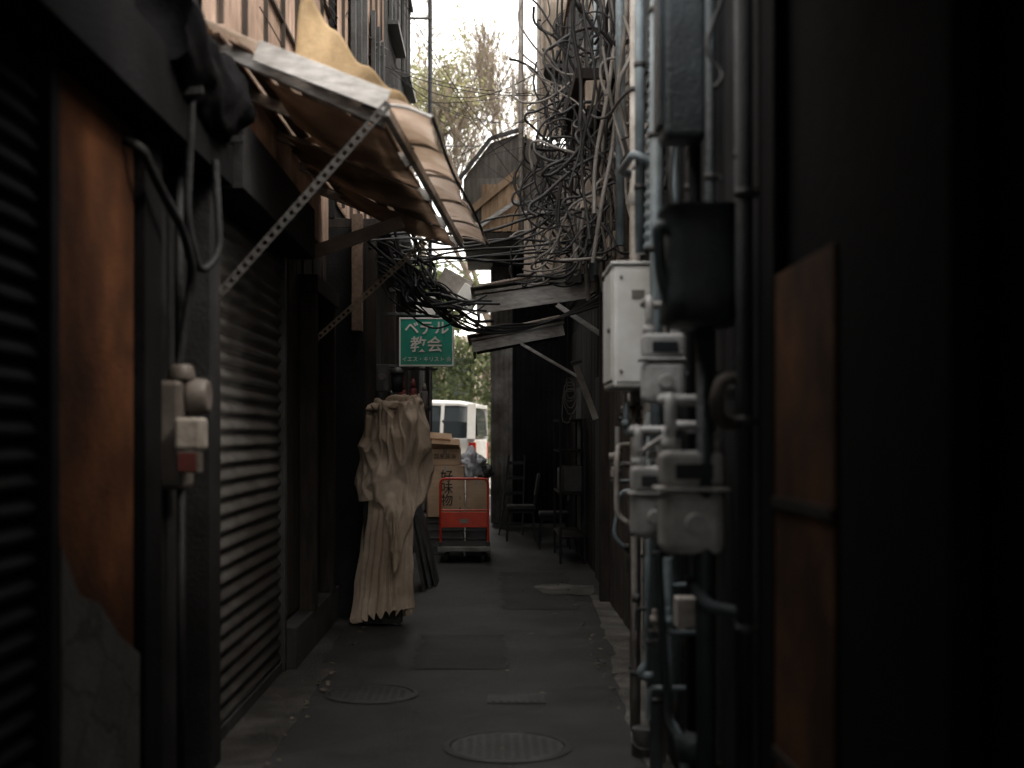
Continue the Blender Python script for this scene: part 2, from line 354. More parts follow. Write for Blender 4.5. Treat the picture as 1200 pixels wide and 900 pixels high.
# ------------------------------------------------------------------ RIGHT BUILDINGS
b=grp('service_building',(2.5,0,0))
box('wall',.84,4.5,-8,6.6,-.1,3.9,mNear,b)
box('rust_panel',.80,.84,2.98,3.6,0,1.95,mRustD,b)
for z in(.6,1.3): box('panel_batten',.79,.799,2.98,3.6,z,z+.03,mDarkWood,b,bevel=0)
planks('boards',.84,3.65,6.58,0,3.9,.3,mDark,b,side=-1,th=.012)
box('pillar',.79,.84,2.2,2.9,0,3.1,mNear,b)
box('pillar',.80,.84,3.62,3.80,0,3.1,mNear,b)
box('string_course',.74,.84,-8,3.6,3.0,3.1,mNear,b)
b=grp('wooden_shop_building',(2.5,9,0))
box('wall',1.08,4.5,6.602,11.6,-.1,6.3,mDark,b)
planks('boards',1.08,6.63,11.5,0,2.7,.2,mWoodV,b,side=-1)
corr('upper_siding',(1.065,6.65,2.8),(0,4.9,0),(0,0,3.5),.09,.010,mBeige,b,sq=True)
box('corner_post',.985,1.10,11.5,11.64,0,2.9,mDarkWood,b)
box('corner_post',1.0,1.06,8.9,8.98,0,1.1,mPipeL,b)
box('window_glass',1.03,1.045,7.2,8.4,3.6,4.6,mGlass,b)
for k in(0,.57,1.15): box('window_frame',1.0,1.045,7.2+k,7.25+k,3.55,4.65,mFrame,b)
b=grp('boarded_house',(2.5,15,0))
box('wall',1.15,4.5,11.602,18.98,-.1,8.9,mDark,b)
planks('boards',1.15,11.7,18.95,0,2.9,.2,mDarkWood,b,side=-1)
corr('upper_siding',(1.12,11.7,3.3),(0,7.2,0),(0,0,5.5),.10,.012,mSidingD,b,sq=True)
box('bay',.80,1.13,14.6,18.9,5.9,8.9,mBeige,b)
for y in(14.9,16.1,17.3): box('bay_window',.785,.80,y,y+.95,6.6,7.9,mGlass,b)
corr('vertical_boarding',(.34,13.0,3.1),(.78,0,0),(0,0,.62),.13,.012,mBeige,b,sq=True,thick=.01)
box('boarding_cap',.32,1.12,12.96,13.1,3.72,3.77,mGreyWood,b)
corr('vertical_boarding',(.56,14.58,4.9),(.56,0,0),(0,0,4.0),.11,.012,mBeige,b,sq=True,thick=.01)
box('boarding_edge',.53,.56,14.56,14.7,4.8,8.9,mPipeL,b)
box('door',1.10,1.13,15.6,16.5,0,2.1,mSidingD,b); box('door',1.10,1.13,12.6,13.5,0,2.1,mSidingD,b)
b=grp('corrugated_house',(2,19.7,0))
box('wall',0.03,4.5,19.0,20.5,-.1,4.1,mSidingD,b)
corr('front_siding',(0.0,18.98,.2),(.32,0,0),(0,0,3.8),.076,.010,mZinc,b,thick=.003)
corr('front_siding',(0.33,18.985,.2),(.8,0,0),(0,0,3.8),.076,.010,mDark,b,thick=.003)
corr('side_siding',(0.015,18.98,.2),(0,1.5,0),(0,0,3.8),.076,.010,mZinc,b,thick=.003)
gp=[(-.36,4.14),(-.36,4.90),(.0,5.38),(.36,5.5),(1.10,5.2),(1.10,4.14)]
vs=[(x,17,z) for x,z in gp]+[(x,20.5,z) for x,z in gp]
mesh('gable_storey',vs,[tuple(range(5,-1,-1))[::-1],tuple(range(6,12))[::-1]]+[(i,i+6,(i+1)%6+6,(i+1)%6) for i in range(6)],mGable,b)
corr('gable_sheeting',(-.34,16.985,4.17),(.7,0,0),(0,0,.74),.076,.008,mGable,b,thick=.003)
beam('gable_barge',(-.42,16.95,4.88),(.0,16.95,5.43),.06,.05,mFrame,b); beam('gable_barge',(.0,16.95,5.43),(.4,16.95,5.55),.06,.05,mFrame,b)
corr('tan_boards',(-.12,16.95,4.2),(.55,0,0),(0,0,.62),.11,.012,mTanWood,b,sq=True,thick=.006)
beam('brace',(-.32,16.91,4.42),(.36,16.91,4.98),.03,.09,mTanWood,b)
beam('brace',(-.2,16.88,4.22),(.36,16.88,4.6),.03,.05,mGreyWood,b)
box('floor_beam',-.38,1.1,16.93,17.0,4.08,4.17,mDarkWood,b)
cyl('drain_pipe',(.40,16.9,3.9),(.40,16.9,7.6),.035,mPipeL,b)
g=grp('drain_pipe',(-.95,20,5)); cyl('pipe',(-.95,20.06,.2),(-.95,20.06,9.2),.035,mPipeD,g); 
for z in(2,4,6,8): box('bracket',-1.29,-.93,20.01,20.03,z,z+.04,mFrame,g)
# ------------------------------------------------------------------ LEFT AWNING
a=grp('corrugated_awning',(-.8,8,3))
Wn=Vector((-1.33,5.95,3.38)); Wf=Vector((-1.33,9.9,3.42)); On=Vector((-.50,6.0,3.02)); Of=Vector((-.24,9.9,3.0))
n=7
for i in range(n):
    t0=i/n; t1=(i+R(.35,.75))/n
    q=[Wn.lerp(On,t0),Wn.lerp(On,t1),Wf.lerp(Of,t1+R(-.03,.03)),Wf.lerp(Of,t0+R(-.03,.03))]
    q=[v+Vector((0,R(-.08,.08),R(-.008,.008))) for v in q]
    mesh('under_board',q+[v+Vector((0,0,.014)) for v in q],[(0,1,2,3),(7,6,5,4),(0,4,5,1),(1,5,6,2),(2,6,7,3),(3,7,4,0)],random.choice([mWood,mTanWood,mPolyc,mPolyc]),a)
for s in(0.02,.25,.5,.75,.98):
    beam('rafter',Wn.lerp(Wf,s)+Vector((0,0,-.035)),On.lerp(Of,s)+Vector((0,0,-.035)),.05,.06,mGreyWood,a)
# sagging worn canvas fixed under the rafters (three torn lengths)
for (s0,s1,ta,tb) in((.03,.38,.30,.98),(.41,.72,.12,.97),(.75,.97,.25,.98)):
    vs=[];fs=[];mm=26;kk=16
    for i in range(mm+1):
        s=s0+(s1-s0)*i/mm
        for j in range(kk+1):
            t=ta+(tb-ta)*j/kk+.03*noise.noise(Vector((s*14,7,0)))*(1-j/kk)*3
            q=Wn.lerp(Wf,s).lerp(On.lerp(Of,s),t)
            q.z-=.075+.07*math.sin(math.pi*i/mm)*math.sin(math.pi*j/kk)+.02*noise.noise(Vector((s*10,t*5,3)))
            vs.append(q)
    for i in range(mm):
        for j in range(kk): c=i*(kk+1)+j; fs.append((c,c+1,c+kk+2,c+kk+1))
    mesh('canvas_lining',vs,fs,mCanv,a,smooth=True,solid=.003)
beam('edge_bar',On+Vector((.01,-.05,-.01)),Of+Vector((.01,.05,-.01)),.035,.055,mGreyWood,a)
for sg in range(5):
    vs=[];fs=[];m=14;k=8; dz=R(-.02,.012); w=.22+R(-.025,.02)
    for i in range(m+1):
        s=(sg+i/m*1.04)/5.05; o=On.lerp(Of,s)
        for j in range(k+1):
            t=j/k
            q=o+Vector((w*t,-.04,.045+.004*(sg%2)-(.06-dz)*t*t+.007*math.sin(s*150)-.03*math.sin(math.pi*i/m)*t+.025*noise.noise(Vector((s*9,t,0)))*t))
            vs.append(q)
    for i in range(m):
        for j in range(k): c=i*(k+1)+j; fs.append((c,c+1,c+k+2,c+k+1))
    mesh('curled_lip',vs,fs,mFRP,a,smooth=True,solid=.004)
for s in(0,.2,.4,.6,.8,1): 
    o=On.lerp(Of,s)+Vector((0,-.04,0)); tubes('lip_rib',[([o+Vector((0,0,.02)),o+Vector((.11,0,.005)),o+Vector((.225,0,-.04))],.009)],mGreyWood,a)
tubes('lip_edge',[([On+Vector((.225,-.04,-.03)),On.lerp(Of,.3)+Vector((.21,-.04,-.05)),On.lerp(Of,.6)+Vector((.225,-.04,-.04)),Of+Vector((.22,-.0,-.03))],.010)],mFrame,a)
corr('top_sheet',Wn+Vector((0,-.03,.05)),Wf-Wn+Vector((0,.1,0)),On-Wn+Vector((.02,0,0)),.08,.012,mFRP,a,thick=.003)
beam('near_fascia',Wn+Vector((.25,-.06,-.11)),On+Vector((.02,-.06,.03)),.02,.10,mGreyWood,a)
def perf(a0,b0,p,mp):
    a0=Vector(a0);b0=Vector(b0); L=(b0-a0).length; n=int(L/.045); d=(b0-a0)/n
    dn=d.normalized(); u=Vector((0,-1,0)).cross(dn).normalized()*.02; t=Vector((0,-.003,0))
    beam('strut_edge',a0+u*.75,b0+u*.75,.004,.010,mp,p,0); beam('strut_edge',a0-u*.75,b0-u*.75,.004,.010,mp,p,0)
    vs=[];fs=[]
    for i in range(n+1):
        c=a0+d*i; w=dn*.012; q=len(vs)
        vs+=[c-w-u+t,c+w-u+t,c+w+u+t,c-w+u+t]; fs.append((q,q+1,q+2,q+3))
    mesh('strut_webs',vs,fs,mp,p,solid=.003)
    beam('strut_flange',a0+u+Vector((0,.015,0)),b0+u+Vector((0,.015,0)),.03,.003,mp,p,0)
perf((-1.32,5.84,2.05),(-.48,5.93,3.03),a,mPerfD); perf((-1.32,9.3,2.15),(-.36,9.4,3.03),a,mPerf)
perf((-1.31,9.1,2.12),(-1.31,9.1,2.55),a,mPerf)
beam('wood_prop',(-1.3,8.9,2.75),(-.62,9.0,3.0),.05,.09,mPolyc,a)
g=grp('rolled_awning',(-1.15,5.4,2.95))
vs=[];fs=[];m=60;n=32
for j in range(m+1):
    y=4.7+1.15*j/m
    for i in range(n):
        t=2*math.pi*i/n; d=Vector((math.cos(t),0,math.sin(t)))
        rr=.125*(1+.25*noise.noise(Vector((d.x*2,y*4,d.z*2)))+.06*math.sin(t*5+y*8)+.12*noise.noise(Vector((d.x*5,y*9,d.z*5)))); sag=.05*math.sin(y*5)+.02*math.sin(y*13)
        vs.append((-1.2+rr*d.x*.85,y,2.98+rr*d.z*1.35-sag))
for j in range(m):
    for i in range(n): fs.append((j*n+i,j*n+(i+1)%n,(j+1)*n+(i+1)%n,(j+1)*n+i))
fs.append(tuple(range(n))); fs.append(tuple(m*n+i for i in range(n)))
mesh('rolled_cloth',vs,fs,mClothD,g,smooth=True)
for y in(4.9,5.7): beam('bracket',(-1.36,y,2.8),(-1.1,y,2.82),.02,.03,mPipeD,g)
# yellow cloth draped above awning
vs=[];fs=[]
for i in range(25):
    for j in range(13):
        s=i/24;t=j/12
        q=Vector((-.97,6.6,3.80)).lerp(Vector((-.44,6.9,3.30)),s).lerp(Vector((-1.02,6.6,3.38)).lerp(Vector((-.50,6.9,3.12)),s),t)
        q.z-=.05*math.sin(math.pi*s)*(1-t); q+=Vector((0,-1,1))*.018*math.sin(s*22+t*5)+Vector((0,0,1))*.035*noise.noise(q*6); vs.append(q)
for i in range(24):
    for j in range(12): c=i*13+j; fs.append((c,c+1,c+14,c+13))
g=grp('yellow_sun_cloth',(-.8,6.8,3.5)); mesh('cloth',vs,fs,mYel,g,smooth=True,solid=.005)
tubes('cord',[([(-1.33,6.6,4.1),(-.97,6.6,3.80)],.006),([(-.44,6.9,3.30),(-.42,6.95,3.05)],.006)],mCable,g)
# ------------------------------------------------------------------ RIGHT AWNINGS
def rawning(x0,z0,x1,z1,y0,y1,h):
    a=grp('lean_to_awning',((x0+x1)/2,y0,z0))
    d=Vector((x1-x0,0,z1-z0))
    beam('fascia_board',(x0,y0,z0-h*.5),(x1,y0,z1-h*.5),.025,h*.72,mGreyWood,a)
    beam('fascia_trim',(x0-.02,y0-.02,z0-.008),(x1,y0-.02,z1-.008),.03,.03,mZinc,a)
    corr('roof_sheet',(x0-.06,y0-.08,z0+.035),(0,y1-y0+.12,0),d+Vector((.06,0,0)),.08,.012,mZinc,a,thick=.003)
    beam('outer_board',(x0+.012,y0+.02,z0-h*.45),(x0+.012,y1,z0-h*.45),.025,h*.7,mGreyWood,a)
    for k in range(1,4):
        y=y0+(y1-y0)*k/3.2; beam('rafter',(x0+.03,y,z0-.05),(x1,y,z1-.05),.04,.07,mDarkWood,a)
    for k in range(6):
        t=(k+.5)/6; beam('batten',(x0+d.x*t,y0+.02,z0+d.z*t+.0),(x0+d.x*t,y1,z0+d.z*t),.05,.02,mDarkWood,a)
    return a
a=rawning(-.13,2.84,.98,3.0,12.0,13.0,.24)
beam('strut',(.62,11.98,2.72),(1.07,11.98,2.42),.03,.045,mGreyWood,a)
for i in range(5):
    beam('loose_board',(-.12+R(0,.1),11.95+i*.2,2.90+.02*i),(.95,11.95+i*.2,3.08+R(-.03,.04)),.1,.018,random.choice([mPolyc,mGreyWood,mZinc]),a)
a=rawning(-.20,2.55,.80,2.74,14.0,15.4,.17)
beam('strut',(.33,13.98,2.50),(.95,13.98,2.14),.03,.03,mGreyWood,a)
for i in range(3): beam('loose_board',(-.2+R(0,.05),13.95+i*.3,2.60),(.75,13.95+i*.3,2.79+R(-.02,.03)),.1,.015,mPolyc,a)
g=grp('leaning_plank',(.95,13,1.9)); beam('plank',(.86,12.9,2.2),(1.06,12.9,1.66),.05,.06,mPipeL,g)
beam('plank_clip',(.80,12.88,2.22),(.92,12.88,2.25),.03,.03,mFrame,g)
g=grp('hanging_cable_coil',(.82,12.9,2)); 
P=[]
for k in range(5):
    r=.05+.010*k; P.append(([(.80+r*math.cos(t)*.8+R(-.015,.015),12.85+.01*k,2.0-.04*k+r*1.3*math.sin(t)+R(-.015,.015)) for t in[i*math.pi/4 for i in range(9)]],.0035))
P.append(([(.74,12.85,2.0),(.72,12.85,1.8),(.76,12.85,1.62),(.81,12.85,1.7)],.0035))
tubes('coil',P,mCableG,g)
# ------------------------------------------------------------------ SIGN
s=grp('church_sign',(-.6,12,2.37))
box('panel',-.86,-.345,12.0,12.09,2.145,2.605,mGreen,s,bevel=.006)
for (x0,x1,z0,z1) in((-.858,-.347,2.589,2.603),(-.858,-.347,2.147,2.161),(-.858,-.844,2.162,2.588),(-.361,-.347,2.162,2.588)):
    box('border',x0,x1,11.994,12.003,z0,z1,mWhite,s,bevel=0)
def text(body,x,z,size,mat,p,y,al='CENTER',name='lettering',sxx=1,off=.0):
    cu=bpy.data.curves.new(name,'FONT'); cu.body=body; cu.size=size; cu.align_x=al; cu.extrude=.002; cu.offset=off
    cu.materials.append(mat); o=bpy.data.objects.new(name,cu); sc.collection.objects.link(o)
    o.location=(x,y,z); o.rotation_euler=(math.pi/2,0,0); o.scale=(sxx,1,1); setp(o,p); return o
text('ベテル',-.60,2.455,.14,mWhite,s,11.993,off=.0025); text('教会',-.60,2.295,.155,mWhite,s,11.993,off=.0015)
text('イエス・キリスト 会',-.60,2.195,.050,mWhite,s,11.993,off=.0)
box('header_plate',-.70,-.52,11.995,12.02,2.63,2.80,mWhite,s); 
beam('bracket',(-1.0,12.05,2.64),(-.35,12.05,2.64),.02,.025,mFrame,s); beam('bracket',(-1.0,12.05,2.12),(-.5,12.05,2.12),.02,.02,mFrame,s)
g=grp('cable_junction_box',(-.35,12.6,2.95))
box('body',-.52,-.2,12.5,12.7,2.86,3.08,mPipeL,g,bevel=.01,rot=(.5,'Y')); box('cover',-.32,-.12,12.45,12.6,2.75,2.95,mWhite,g,bevel=.01,rot=(.6,'Y'))
beam('arm',(-1.0,12.6,2.93),(-.4,12.6,2.97),.03,.04,mFrame,g)
# ------------------------------------------------------------------ TARP
def interp(tab,z):
    for (z0,a0),(z1,a1) in zip(tab,tab[1:]):
        if z<=z1: 
            t=max(0,(z-z0)/(z1-z0)); t=t*t*(3-2*t); return tuple(p*(1-t)+q*t for p,q in zip(a0,a1))
    return tab[-1][1]
g=grp('folded_accordion_curtain',(-.8,10,0))
tab=[(0,(-1.09,-.63)),(.3,(-1.05,-.63)),(.63,(-1.01,-.63)),(.95,(-.98,-.62)),(1.2,(-.94,-.64)),(1.8,(-.92,-.66))]
vs=[];fs=[];nr=40;na=22*8
for j in range(nr+1):
    z=.035+1.15*j/nr; l,r=interp(tab,z); cx=(l+r)/2; w=(r-l)/2
    for i in range(na):
        t=2*math.pi*i/na; pl=math.sin(t*22+1.5*noise.noise(Vector((math.cos(t)*2,math.sin(t)*2,z*1.5)))); am=(.12+.07*noise.noise(Vector((t*3,0,5))))*(1-.5*j/nr)
        k=1+am*pl+.04*noise.noise(Vector((t*2,z*3,1)))
        vs.append((cx+w*math.cos(t)*k+.012*noise.noise(Vector((z*5,t*5,0))),10.12+.15*math.sin(t)*k,z+ (.03*math.sin(t*22+1) if j==0 else 0)+(.07*(1+math.cos(t)) -.05*(math.sin(t)) )*(1-j/nr)*.5))
for j in range(nr):
    for i in range(na): fs.append((j*na+i,j*na+(i+1)%na,(j+1)*na+(i+1)%na,(j+1)*na+i))
mesh('pleated_skirt',vs,fs,mCloth,g,smooth=True)
box('inner_stack',-1.0,-.70,10.05,10.2,.02,1.1,mRubber,g)
# drape: bulges right at mid height, nips in below, pointed hem right of centre
tab=[(.3,(-.90,-.72)),(.5,(-.93,-.63)),(.8,(-.985,-.585)),(.98,(-1.01,-.54)),(1.17,(-1.03,-.50)),(1.43,(-.99,-.495)),(1.60,(-.985,-.51)),(1.73,(-.955,-.53)),(1.80,(-.93,-.56))]
vs=[];fs=[];nr=150;na=260
for j in range(nr+1):
    for i in range(na):
        t=2*math.pi*i/na
        c=math.cos(t); hem=1.02-.60*math.exp(-((c-.35)/.42)**2)+.04*c
        top=1.71+.05*c+.04*math.sin(t*5)+.035*math.sin(t*9+1)+.02*math.sin(t*17)
        z=hem+(top-hem)*j/nr; l,r=interp(tab,z); cx=(l+r)/2; w=(r-l)/2
        y3=math.sin(t)
        def rg(v): return max(0,1-abs(noise.noise(v))*3.8)
        q1=Vector((c*1.3+z*1.4,y3*.8,z*1.9-c*1.6)); q2=Vector((c*1.5-z*1.9,y3*.9+4,z*1.4+c*1.2)); q3=Vector((c*3.2+z,y3*2.4+9,z*3.0))
        env=.5+.5*math.sin(z*4+c*2)
        wr=.16*noise.noise(Vector((c*.9,y3*.9,z*1.8)))+.15*rg(q1)+.13*rg(q2)*env+.06*rg(q3)-.10
        wr+=.07*math.sin(t*13+z*4)*max(0,(z-1.52)*4)+.05*math.sin(t*7-z*5)*max(0,(1.0-z)*2)
        k=1.02+wr
        if j==0:k*=.97
        vs.append((cx+w*c*k,10.08+(.20+.05*math.sin(z*4+1))*y3*(1+wr*2.2),z))
for j in range(nr):
    for i in range(na): fs.append((j*na+i,j*na+(i+1)%na,(j+1)*na+(i+1)%na,(j+1)*na+i))
fs.append(tuple(nr*na+i for i in range(na)))
mesh('draped_cover',vs,fs,mCloth,g,smooth=True,solid=.006)
blob('top_gather',(-.88,10.08,1.72),(.08,.09,.04),mCloth,g,amp=.7,fr=13); blob('top_gather',(-.62,10.05,1.76),(.06,.06,.06),mCloth,g,amp=.8,fr=14); blob('top_gather',(-.74,10.05,1.74),(.10,.09,.04),mCloth,g,amp=.7,fr=13)
g=grp('wall_lantern',(-.78,10.7,1.9)); cyl('glass',(-.78,10.7,1.86),(-.78,10.7,2.02),.045,mPipeD,g,r2=.055); cyl('cap',(-.78,10.7,2.02),(-.78,10.7,2.07),.07,mFrame,g,r2=.02); beam('arm',(-1.0,10.7,2.08),(-.78,10.7,2.08),.02,.02,mFrame,g)
g=grp('electric_meter',(-.9,10.55,2)); box('case',-.94,-.84,10.5,10.62,1.86,2.08,mFrame,g); cyl('dial',(-.89,10.5,1.98),(-.89,10.46,1.98),.03,mMeterBeige,g); beam('mount',(-1.02,10.58,1.97),(-.94,10.58,1.97),.05,.05,mFrame,g)
g=grp('bottle_shelf',(-.62,11,1.8)); box('shelf',-1.0,-.52,10.9,11.1,1.72,1.745,mDarkWood,g)
for i in range(5):
    x=-.95+i*.095; h=R(.14,.24); m_=random.choice([mPipeD,mGlass,mMeterBeige,mRedS]); cyl('bottle',(x,11,1.745),(x,11,1.745+h*.65),.03,m_,g,bevel=.006); cyl('neck',(x,11,1.745+h*.65),(x,11,1.745+h),.024,m_,g,r2=.011)
beam('shelf_bracket',(-1.0,10.95,1.55),(-.7,10.95,1.72),.02,.02,mFrame,g)
g=grp('folded_board',(-.62,12.5,0))
for i,(x,y,h) in enumerate(((-.80,12.3,1.25),(-.75,12.5,1.12),(-.70,12.7,.95))):
    vs=[(x+.14,y,0),(x+.17,y,0),(x-.05,y,h),(x-.08,y,h)]; vs+=[(q[0],y+.55,q[2]) for q in vs]
    mesh('board',vs,[(0,1,2,3),(7,6,5,4),(0,4,5,1),(1,5,6,2),(2,6,7,3),(3,7,4,0)],[mFrame,mSidingD,mFrame][i],g,bevel=.003)
# ------------------------------------------------------------------ HAND CART
c=grp('platform_hand_cart',(-.3,15.4,0))
X0,X1,Y0,Y1=-.61,-.01,15.0,15.9
box('deck',X0,X1,Y0,Y1,.155,.185,mCrate,c,bevel=.01); box('bumper',X0-.012,X1+.012,Y0-.018,Y0-.001,.135,.195,mSteel,c,bevel=.006)
box('deck_mat',X0+.03,X1-.03,Y0+.05,Y1-.03,.186,.192,mRubber,c)
bent('handle_tube',[(X0+.02,15.03,.19),(X0+.02,15.0,.99),(X1-.02,15.0,.99),(X1-.02,15.03,.19)],.0155,mRed,c,fil=.07)
box('handle_plate',X0+.03,X1-.03,14.985,15.0,.42,.60,mRed,c,bevel=.004)
box('plate_label',-.36,-.26,14.98,14.984,.47,.52,mPipeL,c,bevel=0)
bent('cross_tube',[(X0+.02,15.01,.62),(X1-.02,15.01,.62)],.010,mRed,c)
for x in(X0+.08,X1-.08):
    for y in(Y0+.09,Y1-.09):
        cyl('wheel',(x-.018,y,.056),(x+.018,y,.056),.056,mRubber,c,bevel=.006); cyl('hub',(x-.021,y,.056),(x+.021,y,.056),.022,mSteel,c)
        for d in(-.027,.027): beam('fork',(x+d,y,.05),(x+d*.8,y-.01,.15),.003,.04,mSteel,c)
        box('swivel',x-.04,x+.04,y-.04,y+.04,.145,.154,mSteel,c)
for x in(X0+.02,X1-.02): box('socket',x-.025,x+.025,15.0,15.06,.186,.25,mFrame,c)
# ------------------------------------------------------------------ boxes
def carton(x0,x1,y0,y1,z0,z1,name='cardboard_box',flaps=False,txt=None):
    g=grp(name,((x0+x1)/2,(y0+y1)/2,z0)); box('carton',x0,x1,y0,y1,z0,z1,mCard,g,bevel=.006)
    box('tape',(x0+x1)/2-.025,(x0+x1)/2+.025,y0-.001,y0,z1-.07,z1,mBeige,g,bevel=0)
    if flaps:
        mesh('flap',[(x0,y0,z1),(x1,y0,z1),(x1-.02,y0-.10,z1+.05),(x0+.03,y0-.09,z1+.07)],[(0,1,2,3)],mCard,g,solid=.005)
        mesh('flap',[(x0,y0,z1),(x0,y1,z1),(x0-.12,y1-.03,z1+.08),(x0-.10,y0+.03,z1+.04)],[(0,1,2,3)],mCard,g,solid=.005)
        mesh('flap',[(x1,y1,z1),(x0,y1,z1),(x0+.02,y1+.04,z1+.14),(x1-.02,y1+.06,z1+.12)],[(0,1,2,3)],mCard,g,solid=.005)
    return g
g=grp('plastic_crate',(-.6,16.3,0)); box('body',-.82,-.34,16.05,16.5,0.0,.47,mCrate,g,bevel=.015)
for z in(.1,.2,.3,.4): box('rib',-.83,-.33,16.035,16.049,z,z+.02,mCrate,g,bevel=.003)
k=carton(-.79,-.33,16.02,16.45,.475,1.12)
for i,ch in enumerate('好味物'): text(ch,-.55,.93-i*.15,.16,mInk,k,16.015,off=.001,name='print')
text('4',-.39,.53,.1,mInk,k,16.015,name='print'); text('L',-.38,.70,.05,mInk,k,16.015,name='print')
k=carton(-.77,-.38,16.05,16.4,1.125,1.33,flaps=True); text('国産醤油',-.575,1.21,.07,mInk,k,16.045,name='print')
k=carton(-.83,-.5,16.5,16.9,0.0,1.40,flaps=True)
k=carton(-.32,-.02,16.3,16.7,.0,.95)
g=grp('plastic_crate',(-.2,16.1,0)); box('body',-.31,-.05,15.95,16.25,0.0,.46,mFrame,g,bevel=.015)
for z in(.1,.2,.3,.4): box('rib',-.32,-.04,15.935,15.949,z,z+.02,mFrame,g,bevel=.003)
g=grp('plastic_bag',(-.25,16.4,1.1)); blob('bag',(-.25,16.4,1.12),(.17,.15,.18),mBag,g,amp=.5,fr=9,flat=.953); blob('bag',(-.08,16.45,1.03),(.11,.12,.11),mCrate,g,amp=.5,fr=9,flat=.953)
# ------------------------------------------------------------------ chairs / ladder at right
def chair(x,y,z,name='black_chair'):
    c=grp(name,(x,y,z)); w=.2
    box('seat',x-w,x+w,y-w,y+w,z+.42,z+.49,mRubber,c,bevel=.02); box('apron',x-w+.02,x+w-.02,y-w+.02,y+w-.02,z+.38,z+.419,mPipeD,c)
    for sx in(-1,1):
        for sy in(-1,1): beam('leg',(x+sx*.16,y+sy*.16,z+.40),(x+sx*.2,y+sy*.2,z),.028,.028,mPipeD,c)
        beam('rung',(x+sx*.18,y-.18,z+.18),(x+sx*.18,y+.18,z+.18),.015,.015,mPipeD,c)
    for sy in(-1,1): beam('back_post',(x+.18,y+sy*.17,z+.49),(x+.25,y+sy*.17,z+.9),.025,.025,mPipeD,c)
    mesh('backrest',[(x+.20,y-.19,z+.62),(x+.20,y+.19,z+.62),(x+.25,y+.19,z+.92),(x+.25,y-.19,z+.92)],[(0,1,2,3)],mRubber,c,solid=.04,bevel=.01)
chair(.42,17.7,.05); chair(.84,17.0,.0)
g=grp('step_ladder',(.3,18.6,.1))
for x in(.12,.45): beam('rail',(x,18.2,.08),(x+.05*(1 if x<.3 else -1)+.1,18.85,1.2),.02,.045,mPipeD,g)
for i in range(5):
    t=(i+.7)/5.2; beam('step',(.12+.15*t,18.2+.65*t,.08+1.12*t),(.45+.05*t,18.2+.65*t,.08+1.12*t),.02,.05,mPipeD,g)
g=grp('storage_rack',(.95,15.5,0))
for y in(14.9,16.3):
    for x in(.8,1.08): box('post',x,x+.03,y,y+.03,0,1.7,mPipeD,g)
for z in(.3,.8,1.3,1.67): box('shelf',.80,1.11,14.931,16.299,z,z+.025,mDarkWood,g)
for i in range(5): box('bundle',.84,1.08,15.0+i*.25,15.2+i*.25,.826,.826+R(.15,.4),random.choice([mCrate,mClothD,mFrame]),g,bevel=.02)
# ------------------------------------------------------------------ CAR
car=grp('parked_car',(-2.2,24,.2))
def carT(v):
    ang=math.radians(-8); x,y,z=v
    return Vector((-.29+x*math.cos(ang)-y*math.sin(ang),23.1+x*math.sin(ang)+y*math.cos(ang),.2+z))
def loft(name,secs,mat,bevel=0,smooth=True):
    n=len(secs[0]);vs=[carT(v) for s in secs for v in s];fs=[]
    for j in range(len(secs)-1):
        for i in range(n): fs.append((j*n+i,j*n+(i+1)%n,(j+1)*n+(i+1)%n,(j+1)*n+i))
    fs.append(tuple(range(n-1,-1,-1)));fs.append(tuple((len(secs)-1)*n+i for i in range(n)))
    o=mesh(name,vs,fs,mat,car,bevel=bevel); return o
Wd=1.69
def ring(x,z0,z1,i0,i1,n=5):
    return [(x,i0,z0),(x,i0,z0+(z1-z0)*.5),(x,i1,z1),(x,Wd-i1,z1),(x,Wd-i0,z0+(z1-z0)*.5),(x,Wd-i0,z0)]
secs=[(0,.30,1.22,.05,.07),(-.12,.24,1.25,.0,.04),(-1.0,.22,1.25,0,.03),(-2.4,.22,1.22,0,.03),(-3.0,.24,1.12,0,.05),(-3.75,.26,.98,.03,.12),(-4.0,.32,.80,.10,.2)]
loft('body',[ring(*s) for s in secs],mCarW,bevel=.03)
sec2=[(.0-.03,1.24,1.80,.07,.16),(-.3,1.24,1.86,.05,.15),(-1.3,1.24,1.88,.05,.15),(-2.2,1.23,1.84,.05,.16),(-3.05,1.13,1.16,.08,.2)]
loft('greenhouse',[ring(*s) for s in sec2],mGlass,bevel=.01)
sec3=[(.01,1.79,1.86,.14,.22),(-.3,1.83,1.93,.12,.2),(-1.3,1.84,1.96,.12,.2),(-2.1,1.80,1.90,.12,.22),(-2.35,1.74,1.78,.14,.24)]
loft('roof',[ring(*s) for s in sec3],mCarW,bevel=.02)
def pil(x0,x1,w,side):
    y0=(.035,.125) if side==0 else (Wd-.035,Wd-.125)
    a=carT((x0,y0[0],1.22));b_=carT((x1,y0[1],1.86)); beam('pillar',a,b_,w,w,mCarW,car)
for sd in(0,1):
    pil(-.07,-.07,.15,sd); pil(-.62,-.60,.06,sd); pil(-1.05,-1.02,.08,sd); pil(-1.9,-1.85,.06,sd); pil(-2.98,-2.30,.07,sd)
for y0,y1 in((.035,.12),(Wd-.12,Wd-.035)):
    vs=[carT(v) for v in[(-.05,y0,.86),(.012,y0,.86),(.012,y1,.86),(-.05,y1,.86),(-.05,y0,1.17),(.012,y0,1.17),(.012,y1,1.17),(-.05,y1,1.17)]]
    mesh('tail_lamp',vs,[(3,2,1,0),(4,5,6,7),(0,1,5,4),(1,2,6,5),(2,3,7,6),(3,0,4,7)],mTailL,car,bevel=.006)
